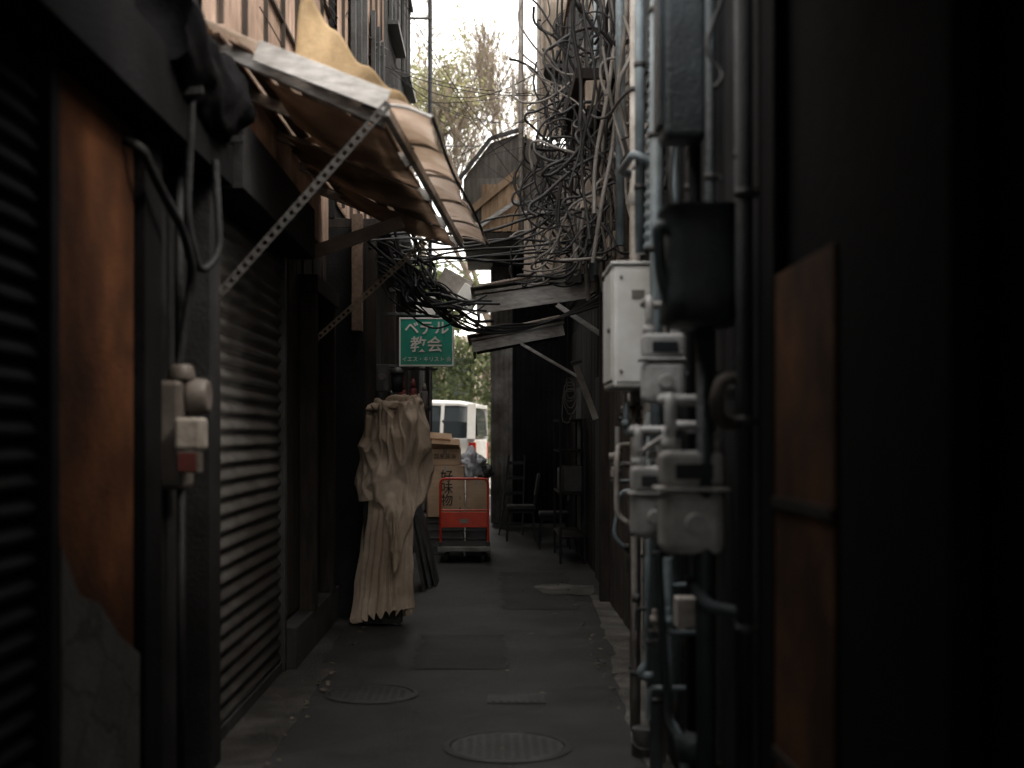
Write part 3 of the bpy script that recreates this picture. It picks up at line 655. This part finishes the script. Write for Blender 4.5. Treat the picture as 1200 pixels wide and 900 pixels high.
vs=[carT(v) for v in[(-.13,-.006,.88),(-.03,.03,.88),(-.03,.05,1.16),(-.11,.025,1.18)]]; mesh('tail_lamp_wrap',vs,[(0,1,2,3)],mTailL,car,solid=.012)
for xx in(-.75,-3.2):
    for yy in(-.01,Wd-.19):
        cyl('tyre',carT((xx,yy,.30)),carT((xx,yy+.2,.30)),.30,mRubber,car,n=32,bevel=.03); cyl('rim',carT((xx,yy-.005,.30)),carT((xx,yy+.205,.30)),.19,mSteel,car,n=24)
loft('bumper',[[(x,y0,z) for y0,z in((.03,.28),(.0,.5),(.02,.56),(Wd-.02,.56),(Wd,.5),(Wd-.03,.28))] for x in(-.02,.09)],mCarW,bevel=.02)
vs=[carT(v) for v in[(.02,.25,1.28),(.02,Wd-.25,1.28),(-.02,Wd-.3,1.76),(-.02,.3,1.76)]]; mesh('rear_window',vs,[(0,1,2,3)],mGlass,car,solid=.01)
beam('door_handle',carT((-.98,-.015,1.08)),carT((-1.16,-.015,1.08)),.02,.03,mFrame,car); beam('belt_line',carT((-.1,.0,.72)),carT((-3.0,.0,.68)),.01,.03,mFrame,car)
for xx in(-1.08,-1.95): beam('door_gap',carT((xx,-.004,.35)),carT((xx,.012,1.2)),.008,.006,mRubber,car,0)
# ------------------------------------------------------------------ RIGHT UTILITIES
g=grp('electrical_cabinet',(.7,6.2,2)); box('case',.575,.80,6.0,6.48,1.725,2.30,mEbox,g,bevel=.012); box('door_seam',.59,.785,5.992,5.999,1.75,2.275,mEbox,g,bevel=.003)
box('side_door',.567,.574,6.03,6.45,1.76,2.27,mEbox,g,bevel=.003); cyl('lock',(.565,6.08,2.0),(.555,6.08,2.0),.015,mSteel,g); box('hood',.565,.81,5.985,6.49,2.301,2.315,mEbox,g)
for z in(1.82,2.2): cyl('hinge',(.775,5.985,z),(.775,5.985,z+.05),.008,mSteel,g)
for z in(1.80,2.24): cyl('bolt',(.61,5.992,z),(.61,5.985,z),.008,mSteel,g)
box('warning_label',.66,.72,5.987,5.9915,2.14,2.18,mCableG,g,bevel=0)
box('back_rail',.80,.845,6.1,6.14,1.7,2.35,mFrame,g); box('back_rail',.80,.845,6.35,6.39,1.7,2.35,mFrame,g)
def gasmeter(x,y,z,s,mat=mMeter):
    g=grp('gas_meter',(x,y,z))
    box('lower_case',x-.10*s,x+.10*s,y-.08*s,y+.08*s,z,z+.20*s,mat,g,bevel=.03*s)
    box('flange',x-.115*s,x+.115*s,y-.09*s,y+.09*s,z+.201*s,z+.215*s,mat,g,bevel=.005)
    box('upper_case',x-.10*s,x+.10*s,y-.07*s,y+.07*s,z+.216*s,z+.33*s,mat,g,bevel=.02*s)
    box('counter_window',x-.06*s,x+.06*s,y-.085*s,y-.071*s,z+.24*s,z+.29*s,mGlass,g,bevel=.003)
    for sx in(-1,1):
        cyl('union_nut',(x+sx*.065*s,y,z+.331*s),(x+sx*.065*s,y,z+.37*s),.032*s,mat,g,n=6); cyl('stub',(x+sx*.065*s,y,z+.37*s),(x+sx*.065*s,y,z+.45*s),.018*s,mat,g)
    bent('outlet_pipe',[(x+.065*s,y,z+.42*s),(x+.065*s,y,z+.52*s),(x+.2,y,z+.52*s)],.022*s,mat,g)
    bent('inlet_pipe',[(x-.065*s,y,z+.42*s),(x-.065*s,y,z+.50*s),(x-.065*s,y+.25,z+.50*s),(x+.12,y+.25,z+.50*s)],.020*s,mat,g)
    cyl('regulator',(x,y-.09*s,z+.1*s),(x,y-.13*s,z+.1*s),.035*s,mat,g,bevel=.005)
    return g
gasmeter(.70,5.2,1.63,.85); gasmeter(.68,4.35,1.10,1.05); gasmeter(.60,4.75,1.12,.8)
g=grp('rainwater_hopper',(.68,4.25,2)); 
vs=[];prof=[(.0,.10,.14),(.02,.13,.17),(.10,.125,.16),(.30,.115,.15),(.37,.125,.16),(.385,.14,.17)]
for z,w,d in prof:
    for i in range(24):
        t=2*math.pi*i/24; cx=abs(math.cos(t))**.5*math.copysign(1,math.cos(t)); sy=abs(math.sin(t))**.5*math.copysign(1,math.sin(t))
        vs.append((.70+w*cx,4.25+d*sy,1.86+z))
fs=[(j*24+i,j*24+(i+1)%24,(j+1)*24+(i+1)%24,(j+1)*24+i) for j in range(5) for i in range(24)]+[tuple(range(23,-1,-1)),tuple(range(120,144))]
mesh('hopper',vs,fs,mBlueDark,g,smooth=True,bevel=0)
bent('spout',[(.62,4.2,2.15),(.545,4.2,2.2),(.56,4.2,2.02),(.60,4.2,1.9)],.02,mBlueDark,g)
cyl('downpipe',(.72,4.3,1.86),(.72,4.3,0.0),.03,mBlueDark,g)
pp=grp('conduit_pipes',(.75,5.5,0))
def vp(x,y,z0,z1,r,m):
    cyl('pipe',(x,y,z0),(x,y,z1),r,m,pp)
    z=z0+.3
    while z<z1: 
        cyl('clamp',(x,y,z),(x,y,z+.025),r*1.18,mFrame,pp); box('clamp_tab',x,.845,y-.01,y+.01,z,z+.022,mFrame,pp,bevel=0); z+=R(.5,.9)
for x,y,z0,z1,r,m in[(.745,5.75,.0,4.2,.030,mBlueGrey),(.70,6.0,2.35,4.2,.024,mBlueGrey),(.80,5.55,.2,4.1,.018,mPipeL),(.77,5.35,.4,4.1,.020,mBlueGrey),(.80,5.1,.0,4.1,.022,mPipeD),
   (.78,4.9,1.2,4.0,.024,mPipeD),(.79,4.6,.0,4.0,.020,mBlueDark),(.78,3.93,.0,3.0,.026,mPipeD),(.80,4.1,.0,3.0,.018,mBlueDark),(.74,6.55,.0,4.2,.028,mPipeL),(.80,6.3,.0,1.7,.020,mBlueGrey),(.74,6.1,.5,1.72,.014,mPipeL),(.72,6.4,0,1.72,.018,mPipeL),(.79,5.85,0,2.3,.016,mPipeL),(.68,5.5,.3,1.6,.012,mBlueGrey)]: vp(x,y,z0,z1,r,m)
fx=grp('flexible_duct',(.78,5.9,3))
vs=[];n=20;m=int(1.8/.012)
for j in range(m+1):
    z=2.36+1.8*j/m; rr=.042+.006*math.sin(j*math.pi/2*1.0); cx=.765+.015*math.sin(z*2.2)
    for i in range(n): t=2*math.pi*i/n; vs.append((cx+rr*math.cos(t),5.92+rr*math.sin(t),z))
mesh('duct',vs,[(j*n+i,j*n+(i+1)%n,(j+1)*n+(i+1)%n,(j+1)*n+i) for j in range(m) for i in range(n)],mBlueGrey,fx,smooth=True)
bent('pipe_loop',[(.74,5.4,1.5),(.62,5.4,1.42),(.62,5.4,1.2),(.72,5.4,1.1),(.80,5.4,1.1)],.013,mMeter,pp)
bent('pipe_loop',[(.80,6.6,1.45),(.66,6.6,1.45),(.62,6.3,1.38),(.62,6.3,1.1),(.8,6.3,1.0)],.014,mPipeL,pp)
bent('pipe_loop',[(.80,6.9,1.2),(.7,6.9,1.2),(.66,6.9,.95),(.78,6.9,.85),(.8,6.9,.5)],.012,mBlueGrey,pp)
bent('trap_pipe',[(.80,5.9,1.0),(.73,5.9,.95),(.73,5.9,.45),(.68,5.9,.40),(.80,5.9,.36)],.022,mBlueGrey,pp)
bent('trap_pipe',[(.72,5.2,1.0),(.72,5.2,.35),(.76,5.0,.28),(.76,5.0,0)],.020,mBlueGrey,pp)
bent('trap_pipe',[(.60,4.6,1.08),(.64,4.6,.45),(.70,4.5,.40)],.016,mBlueDark,pp)
bent('cross_pipe',[(.78,3.93,.95),(.70,4.1,.95),(.68,4.35,1.0),(.68,4.35,1.1)],.020,mBlueDark,pp)
bent('cross_pipe',[(.80,4.1,1.68),(.74,4.1,1.68),(.72,4.1,1.62),(.74,4.15,1.54),(.82,4.15,1.54)],.022,mMeterBeige,pp)
bent('cross_pipe',[(.76,5.9,2.75),(.66,5.9,2.80),(.64,6.3,2.80),(.78,6.5,2.8)],.02,mBlueGrey,pp)
cyl('cup',(.70,4.4,.38),(.70,4.4,.46),.06,mBlueDark,pp,r2=.07)
for y,z in((5.55,1.35),(5.8,1.55),(6.7,1.6),(5.0,.75)):
    box('junction',.72,.80,y-.05,y+.05,z,z+.12,random.choice([mPipeL,mMeter]),pp,bevel=.008)
for i in range(18):
    y=R(4.9,6.9); z=R(.45,1.65); x=R(.64,.74); m_=random.choice([mPipeL,mMeter,mBlueGrey,mFrame,mMeter]); L_=R(.06,.2)
    bent('branch',[(.84,y,z),(x,y,z),(x,y,z+random.choice([-1,1])*L_)],R(.009,.015),m_,pp,fil=.025)
    cyl('coupling',(x,y,z+.03),(x,y,z+.065),.021,m_,pp,n=8)
    if i%2: cyl('valve_stem',(x,y,z),(x-.035,y,z),.008,mFrame,pp); beam('valve_lever',(x-.035,y,z-.03),(x-.035,y,z+.03),.006,.014,mFrame,pp)
g=grp('water_heater',(.7,5.0,3)); box('case',.64,.80,4.72,4.9,2.6,3.2,mBlueDark,g,bevel=.02); box('front',.62,.639,4.74,4.88,2.65,3.15,mBlueDark,g)
g=grp('wall_lamp',(.72,6.2,2.7)); cyl('shade',(.72,6.2,2.62),(.72,6.2,2.78),.055,mWhite,g,r2=.035); cyl('cap',(.72,6.2,2.781),(.72,6.2,2.83),.036,mMeter,g); beam('arm',(.72,6.2,2.81),(.84,6.2,2.81),.02,.02,mFrame,g)
g=grp('paint_can',(.74,5.0,0)); cyl('can',(.72,6.0,0),(.72,6.0,.13),.06,mFrame,g,bevel=.004); tubes('bail',[([(.66,6,.11),(.67,5.95,.06),(.72,5.93,.045),(.77,5.95,.06),(.78,6,.11)],.002)],mSteel,g)
# ------------------------------------------------------------------ LEFT METER & HOSES
g=grp('electric_meter',(-1.25,5.3,1.5)); box('back_box',-1.345,-1.24,5.12,5.36,1.28,1.72,mMeterBeige,g,bevel=.02); cyl('glass_dome',(-1.24,5.24,1.66),(-1.15,5.24,1.66),.080,mMeterBeige,g,r2=.068,bevel=.015)
cyl('top_cap',(-1.26,5.22,1.72),(-1.26,5.22,1.79),.06,mMeterBeige,g,r2=.045,bevel=.015); box('terminal_box',-1.25,-1.14,5.05,5.17,1.44,1.57,mPipeL,g,bevel=.015); box('sticker',-1.23,-1.16,5.04,5.049,1.36,1.43,mRedS,g,bevel=0)
box('sticker_back',-1.24,-1.15,5.05,5.12,1.35,1.435,mMeterBeige,g)
cyl('conduit',(-1.27,5.25,0),(-1.27,5.25,1.28),.018,mPipeD,g); cyl('conduit',(-1.29,5.3,1.72),(-1.29,5.3,2.64),.018,mPipeD,g)
g=grp('cable_hose',(-1.25,4.9,2.4)); bent('hose',[(-1.30,4.55,2.55),(-1.24,4.55,2.52),(-1.22,4.7,2.42),(-1.2,5.0,2.3),(-1.2,5.15,2.18),(-1.22,5.2,2.1),(-1.27,5.2,1.75)],.018,mPipeD,g,fil=.1)
bent('hose',[(-1.16,5.0,3.2),(-1.17,5.0,2.7),(-1.2,5.05,2.35),(-1.18,5.2,2.15),(-1.12,5.3,2.25),(-1.14,5.3,2.64)],.016,mPipeD,g,fil=.1)
# ------------------------------------------------------------------ AC unit & balcony right upper
g=grp('air_conditioner_unit',(.75,12,5.3)); box('case',.56,1.05,11.9,12.2,4.98,5.55,mBeige,g,bevel=.02)
for r in(.05,.1,.15,.2): tubes('fan_guard',[([(.78+r*math.cos(t),11.885,5.27+r*math.sin(t)) for t in[i*math.pi/6 for i in range(12)]],.005)],mFrame,g,cyc=True)
cyl('fan_recess',(.78,11.899,5.27),(.78,11.89,5.27),.19,mFrame,g,n=32)
box('shelf',.5,1.12,11.85,12.3,4.9,4.94,mFrame,g); 
for x in(.6,1.0): box('foot',x,x+.05,11.9,12.2,4.94,4.98,mRubber,g)
beam('bracket',(.55,12.05,4.9),(1.1,12.05,4.5),.03,.03,mFrame,g)
g=grp('balcony',(.8,10.5,4.2)); box('floor',.62,1.06,9.4,11.3,4.12,4.2,mDarkWood,g)
for i in range(14): box('baluster',.63,.65,9.42+i*.142,9.44+i*.142,4.201,4.95,mFrame,g,bevel=0)
box('rail',.61,.67,9.4,11.3,4.951,5.0,mWood,g); 
for i in range(4): box('end_baluster',.70+i*.1,.72+i*.1,9.42,9.44,4.201,4.95,mFrame,g,bevel=0)
g=grp('cable_ducts',(.9,10,3.5))
for i in range(9):
    y=R(8.5,12.5); x=R(.85,1.02); cyl('duct',(x,y,2.8),(x,y,R(4.2,6.2)),R(.015,.04),random.choice([mPipeL,mBlueGrey,mFrame,mPipeL]),g)
for i in range(18):
    y=R(8.8,12.2); z=R(2.9,4.3); x=R(.66,.92); box('meter_case',x,x+.15,y,y+.12,z,z+R(.12,.3),random.choice([mPipeL,mMeter,mBeige,mBeige,mSidingD]),g,bevel=.01,rot=(R(-.1,.1),'Y'))
    beam('case_mount',(x+.1,y+.06,z+.06),(1.07,y+.06,z+.06),.03,.03,mFrame,g)
# ------------------------------------------------------------------ CABLES
def drape(a,b,sag,j=.05,n=5):
    a=Vector(a);b=Vector(b);P=[]
    for i in range(n+1):
        t=i/n;q=a.lerp(b,t);q.z-=sag*4*t*(1-t)
        if 0<i<n:q+=Vector((R(-j,j),R(-j,j),R(-j,j)))
        P.append(q)
    return P
P=[]
for i in range(10): P.append((drape((-1.0,R(10.3,11.6),R(3.0,3.25)),(1.0,R(10.5,12),R(3.08,3.6)),R(.0,.14),.05,6),R(.006,.013)))
for i in range(16): P.append((drape((-1.0,R(10.3,11.6),R(2.9,3.2)),(R(-.35,.1),R(11,11.9),R(2.5,2.75)),R(.0,.25),.07,5),R(.007,.015)))
for i in range(16): P.append((drape((R(-.95,-.6),R(10.6,11.4),R(2.95,3.3)),(R(-.75,-.4),R(10.8,11.4),R(2.55,2.8)),0,.10,4),R(.007,.015)))
for i in range(9): P.append(([(-.9+R(-.1,.1),R(10.8,11.4),3.15),(-.72+R(-.08,.08),11.2,2.95),(-.5+R(-.1,.1),11.3,2.74+R(-.1,.1)),(-.25+R(-.1,.1),11.5,2.50+R(-.05,.05)),(.1,11.7,2.46+R(-.03,.05)),(.6,11.9,2.58),(1.05,11.6,R(2.65,3.0))],R(.007,.012)))
tubes('overhead_cables',P,mCable)
P=[];Q=[]
for i in range(150):
    y=R(8.8,12.6); z=R(2.85,4.6); q=Vector((R(.65,1.02),y,z)); pts=[q.copy()]; v=Vector((R(-.6,.2),R(-.3,.3),R(-.6,.6)))
    for k in range(random.randint(4,8)):
        v+=Vector((R(-.35,.35)+( .25 if q.x<.4 else 0),R(-.2,.2),R(-.45,.45))); v*=.8
        q=q+v*.35; q.x=max(.18,min(1.02,q.x)); q.z=max(2.8,min(5.0,q.z)); q.y=max(8.4,min(12.9,q.y)); pts.append(q.copy())
    (Q if random.random()<.25 else P).append((pts,R(.005,.013)))
for i in range(26):
    y=R(8.5,12); x=R(.6,1.0); P.append((drape((x,y,R(5,6.3)),(x+R(-.15,.1),y+R(-.4,.4),R(2.8,3.6)),0,.09,6),R(.006,.016)))
for i in range(14):
    y=R(8.5,11.5); Q.append((drape((R(.75,1),y,R(4,5)),(R(.7,1.0),y+R(-.4,.4),R(2.7,3.1)),0,.07,5),R(.010,.022)))
for i in range(12):
    cx,cy,cz,r=R(.45,.85),R(9.5,12),R(3.2,4.3),R(.12,.3); a0=R(0,6); P.append(([(cx+r*math.cos(a0+t),cy+.03*t,cz+r*1.2*math.sin(a0+t)) for t in[i*.6 for i in range(random.randint(6,13))]],R(.005,.009)))
tubes('tangled_cables',P,mCable); tubes('grey_cable_bundle',Q,mCableG)
P=[]
for i in range(12): P.append((drape((-1.27,R(12,19),R(4.5,7)),(R(.4,1.0),R(12,17),R(3.6,6.2)),R(.05,.4),.01,6),R(.003,.005)))
for i in range(8): P.append((drape((-1.3,R(7,11),R(3.8,5)),(-1.2,R(12,17),R(4.5,6.8)),R(.05,.3),.01,6),R(.004,.008)))
for i in range(5): P.append((drape((.84,R(5.2,6.4),R(2.5,3.6)),(R(.7,1.0),R(8,10),R(2.7,4)),R(.05,.3),.03,6),R(.006,.012)))
for i in range(8): y=R(4.4,6.4); P.append((drape((.80,y,R(3.2,3.9)),(.76,y+R(-.3,.3),R(2.3,2.8)),R(-.02,.02),.03,6),R(.005,.011)))
tubes('service_wires',P,mCable)
P=[((drape((-30,27,z),(30,27.5,z+.3),.6,0,10)),.012) for z in(7.2,7.5,8.1)]; tubes('street_power_lines',P,mCable)
# ------------------------------------------------------------------ TREES
def tree(name,base,h,spread,leaf,nleaf,lsize,depth=5,trunk=.16,dens=1,seed=1,twig=.006):
    rnd=random.Random(seed); g=grp(name,base); paths=[];tips=[]
    def grow(p,d,L,r,k):
        pts=[p.copy()];q=p.copy();dd=d.copy()
        for i in range(4):
            dd=(dd+Vector((rnd.uniform(-.16,.16),rnd.uniform(-.16,.16),rnd.uniform(-.03,.14)))).normalized(); q=q+dd*L/4; pts.append(q.copy())
        paths.append((pts,r))
        if k<=2: tips.extend(pts[1:])
        if k==0: return
        for i in range(rnd.randint(3,4)):
            t=rnd.choice(pts[2:]); a=rnd.uniform(0,6.28); e=rnd.uniform(.25,.85)*spread
            nd=(dd+Vector((math.cos(a)*e,math.sin(a)*e,rnd.uniform(-.1,.35)))).normalized(); grow(t,nd,L*rnd.uniform(.55,.8),max(twig,r*.55),k-1)
    grow(Vector(base),Vector((0,0,1)),h*.38,trunk,depth)
    cu=tubes('limbs',[],mBark,g,res=2); cu.data.bevel_resolution=1
    for pts,r in paths:
        s=cu.data.splines.new('POLY'); s.points.add(len(pts)-1)
        for i,(sp,q) in enumerate(zip(s.points,pts)): sp.co=(*q,1); sp.radius=r*(1-.4*i/len(pts))
    if nleaf:
        vs=[];fs=[]
        for i in range(nleaf):
            c=rnd.choice(tips)+Vector((rnd.gauss(0,.22),rnd.gauss(0,.22),rnd.gauss(0,.2)))
            a=Vector((rnd.gauss(0,1),rnd.gauss(0,1),rnd.gauss(0,.6))).normalized(); b_=a.cross(Vector((rnd.gauss(0,1),rnd.gauss(0,1),rnd.gauss(0,1)))).normalized()
            s=lsize*rnd.uniform(.6,1.3); q=len(vs); vs+=[c-a*s,c+b_*s*.45,c+a*s,c-b_*s*.45]; fs.append((q,q+1,q+2,q+3))
        mesh('foliage',vs,fs,leaf,g)
tree('leafy_tree',(-4.0,33,.2),13,1.0,mLeafY,20000,.085,seed=3)
tree('bare_tree',(.0,36,.2),15,.9,mLeafY,900,.06,depth=6,seed=8,twig=.010)
tree('leafy_tree',(2.6,34,.2),7,1.1,mLeaf,16000,.10,seed=5)
tree('leafy_tree',(-2.2,31.5,.2),6,1.1,mLeaf,16000,.09,seed=6)
tree('bare_tree',(-1.5,44,.2),21,.9,mLeafY,1500,.07,depth=6,seed=12,twig=.010)
rnd=random.Random(5); vs=[];fs=[]
for i in range(60000):
    x=rnd.uniform(-14,14); top=3.9+1.0*noise.noise(Vector((x*.6,0,0)))+.7*noise.noise(Vector((x*2,3,0))); z=.25+(top)*rnd.random()**.7; y=30.9+rnd.uniform(-.35,.7)+.4*noise.noise(Vector((x*1.5,z*1.5,0)))
    c=Vector((x,y,z)); a=Vector((rnd.gauss(0,1),rnd.gauss(0,1),rnd.gauss(0,1))).normalized(); b_=a.cross(Vector((rnd.gauss(0,1),rnd.gauss(0,1),rnd.gauss(0,1)))).normalized(); s=.075*rnd.uniform(.6,1.4); q=len(vs); vs+=[c-a*s,c+b_*s*.5,c+a*s,c-b_*s*.5]; fs.append((q,q+1,q+2,q+3))
mesh('hedge',vs,fs,mLeaf)
b=grp('concrete_building',(0,60,0)); box('wall',-30,30,58,66,0,6,mBeige,b)
for i in range(14): box('window',-28+i*4.2,-26+i*4.2,57.95,58.0,3,5,mGlass,b)
# ------------------------------------------------------------------ LIGHT : bright hazy sky
sv=Vector((.62,-.38,.80)).normalized()
el=math.asin(sv.z); az=math.atan2(sv.x,sv.y)
w=bpy.data.worlds.new('World'); sc.world=w; w.use_nodes=True
N=w.node_tree.nodes; L=w.node_tree.links; sky=N.new('ShaderNodeTexSky'); sky.sky_type='NISHITA'; sky.sun_disc=False; sky.sun_elevation=el; sky.sun_rotation=az
sky.air_density=1.0; sky.dust_density=4.0; sky.ozone_density=.6
L.new(sky.outputs[0],N['Background'].inputs[0]); N['Background'].inputs[1].default_value=.15
haze=N.new('ShaderNodeBackground'); haze.inputs[0].default_value=(1,.94,.85,1); haze.inputs[1].default_value=3.1
ad=N.new('ShaderNodeAddShader'); L.new(N['Background'].outputs[0],ad.inputs[0]); L.new(haze.outputs[0],ad.inputs[1]); L.new(ad.outputs[0],N['World Output'].inputs[0])
ld=bpy.data.lights.new('sun','SUN'); ld.energy=2.0; ld.angle=math.radians(10); ld.color=(1,.92,.80)
lo=bpy.data.objects.new('sun',ld); sc.collection.objects.link(lo); lo.rotation_euler=(-sv).to_track_quat('-Z','Y').to_euler(); lo.location=(5,-3,15)
# ------------------------------------------------------------------ CAMERA
cd=bpy.data.cameras.new('camera'); cam=bpy.data.objects.new('camera',cd); sc.collection.objects.link(cam)
cam.location=(0,0,1.5); cam.rotation_euler=(math.pi/2,0,0); cd.lens=45; cd.sensor_width=36; cd.shift_x=25/1200; cd.shift_y=60/1200
cd.clip_start=.05; cd.clip_end=1000; cd.dof.use_dof=True; cd.dof.focus_distance=12; cd.dof.aperture_fstop=1.5
sc.camera=cam
sc.view_settings.view_transform='Standard'; sc.view_settings.look='None'; sc.view_settings.exposure=0
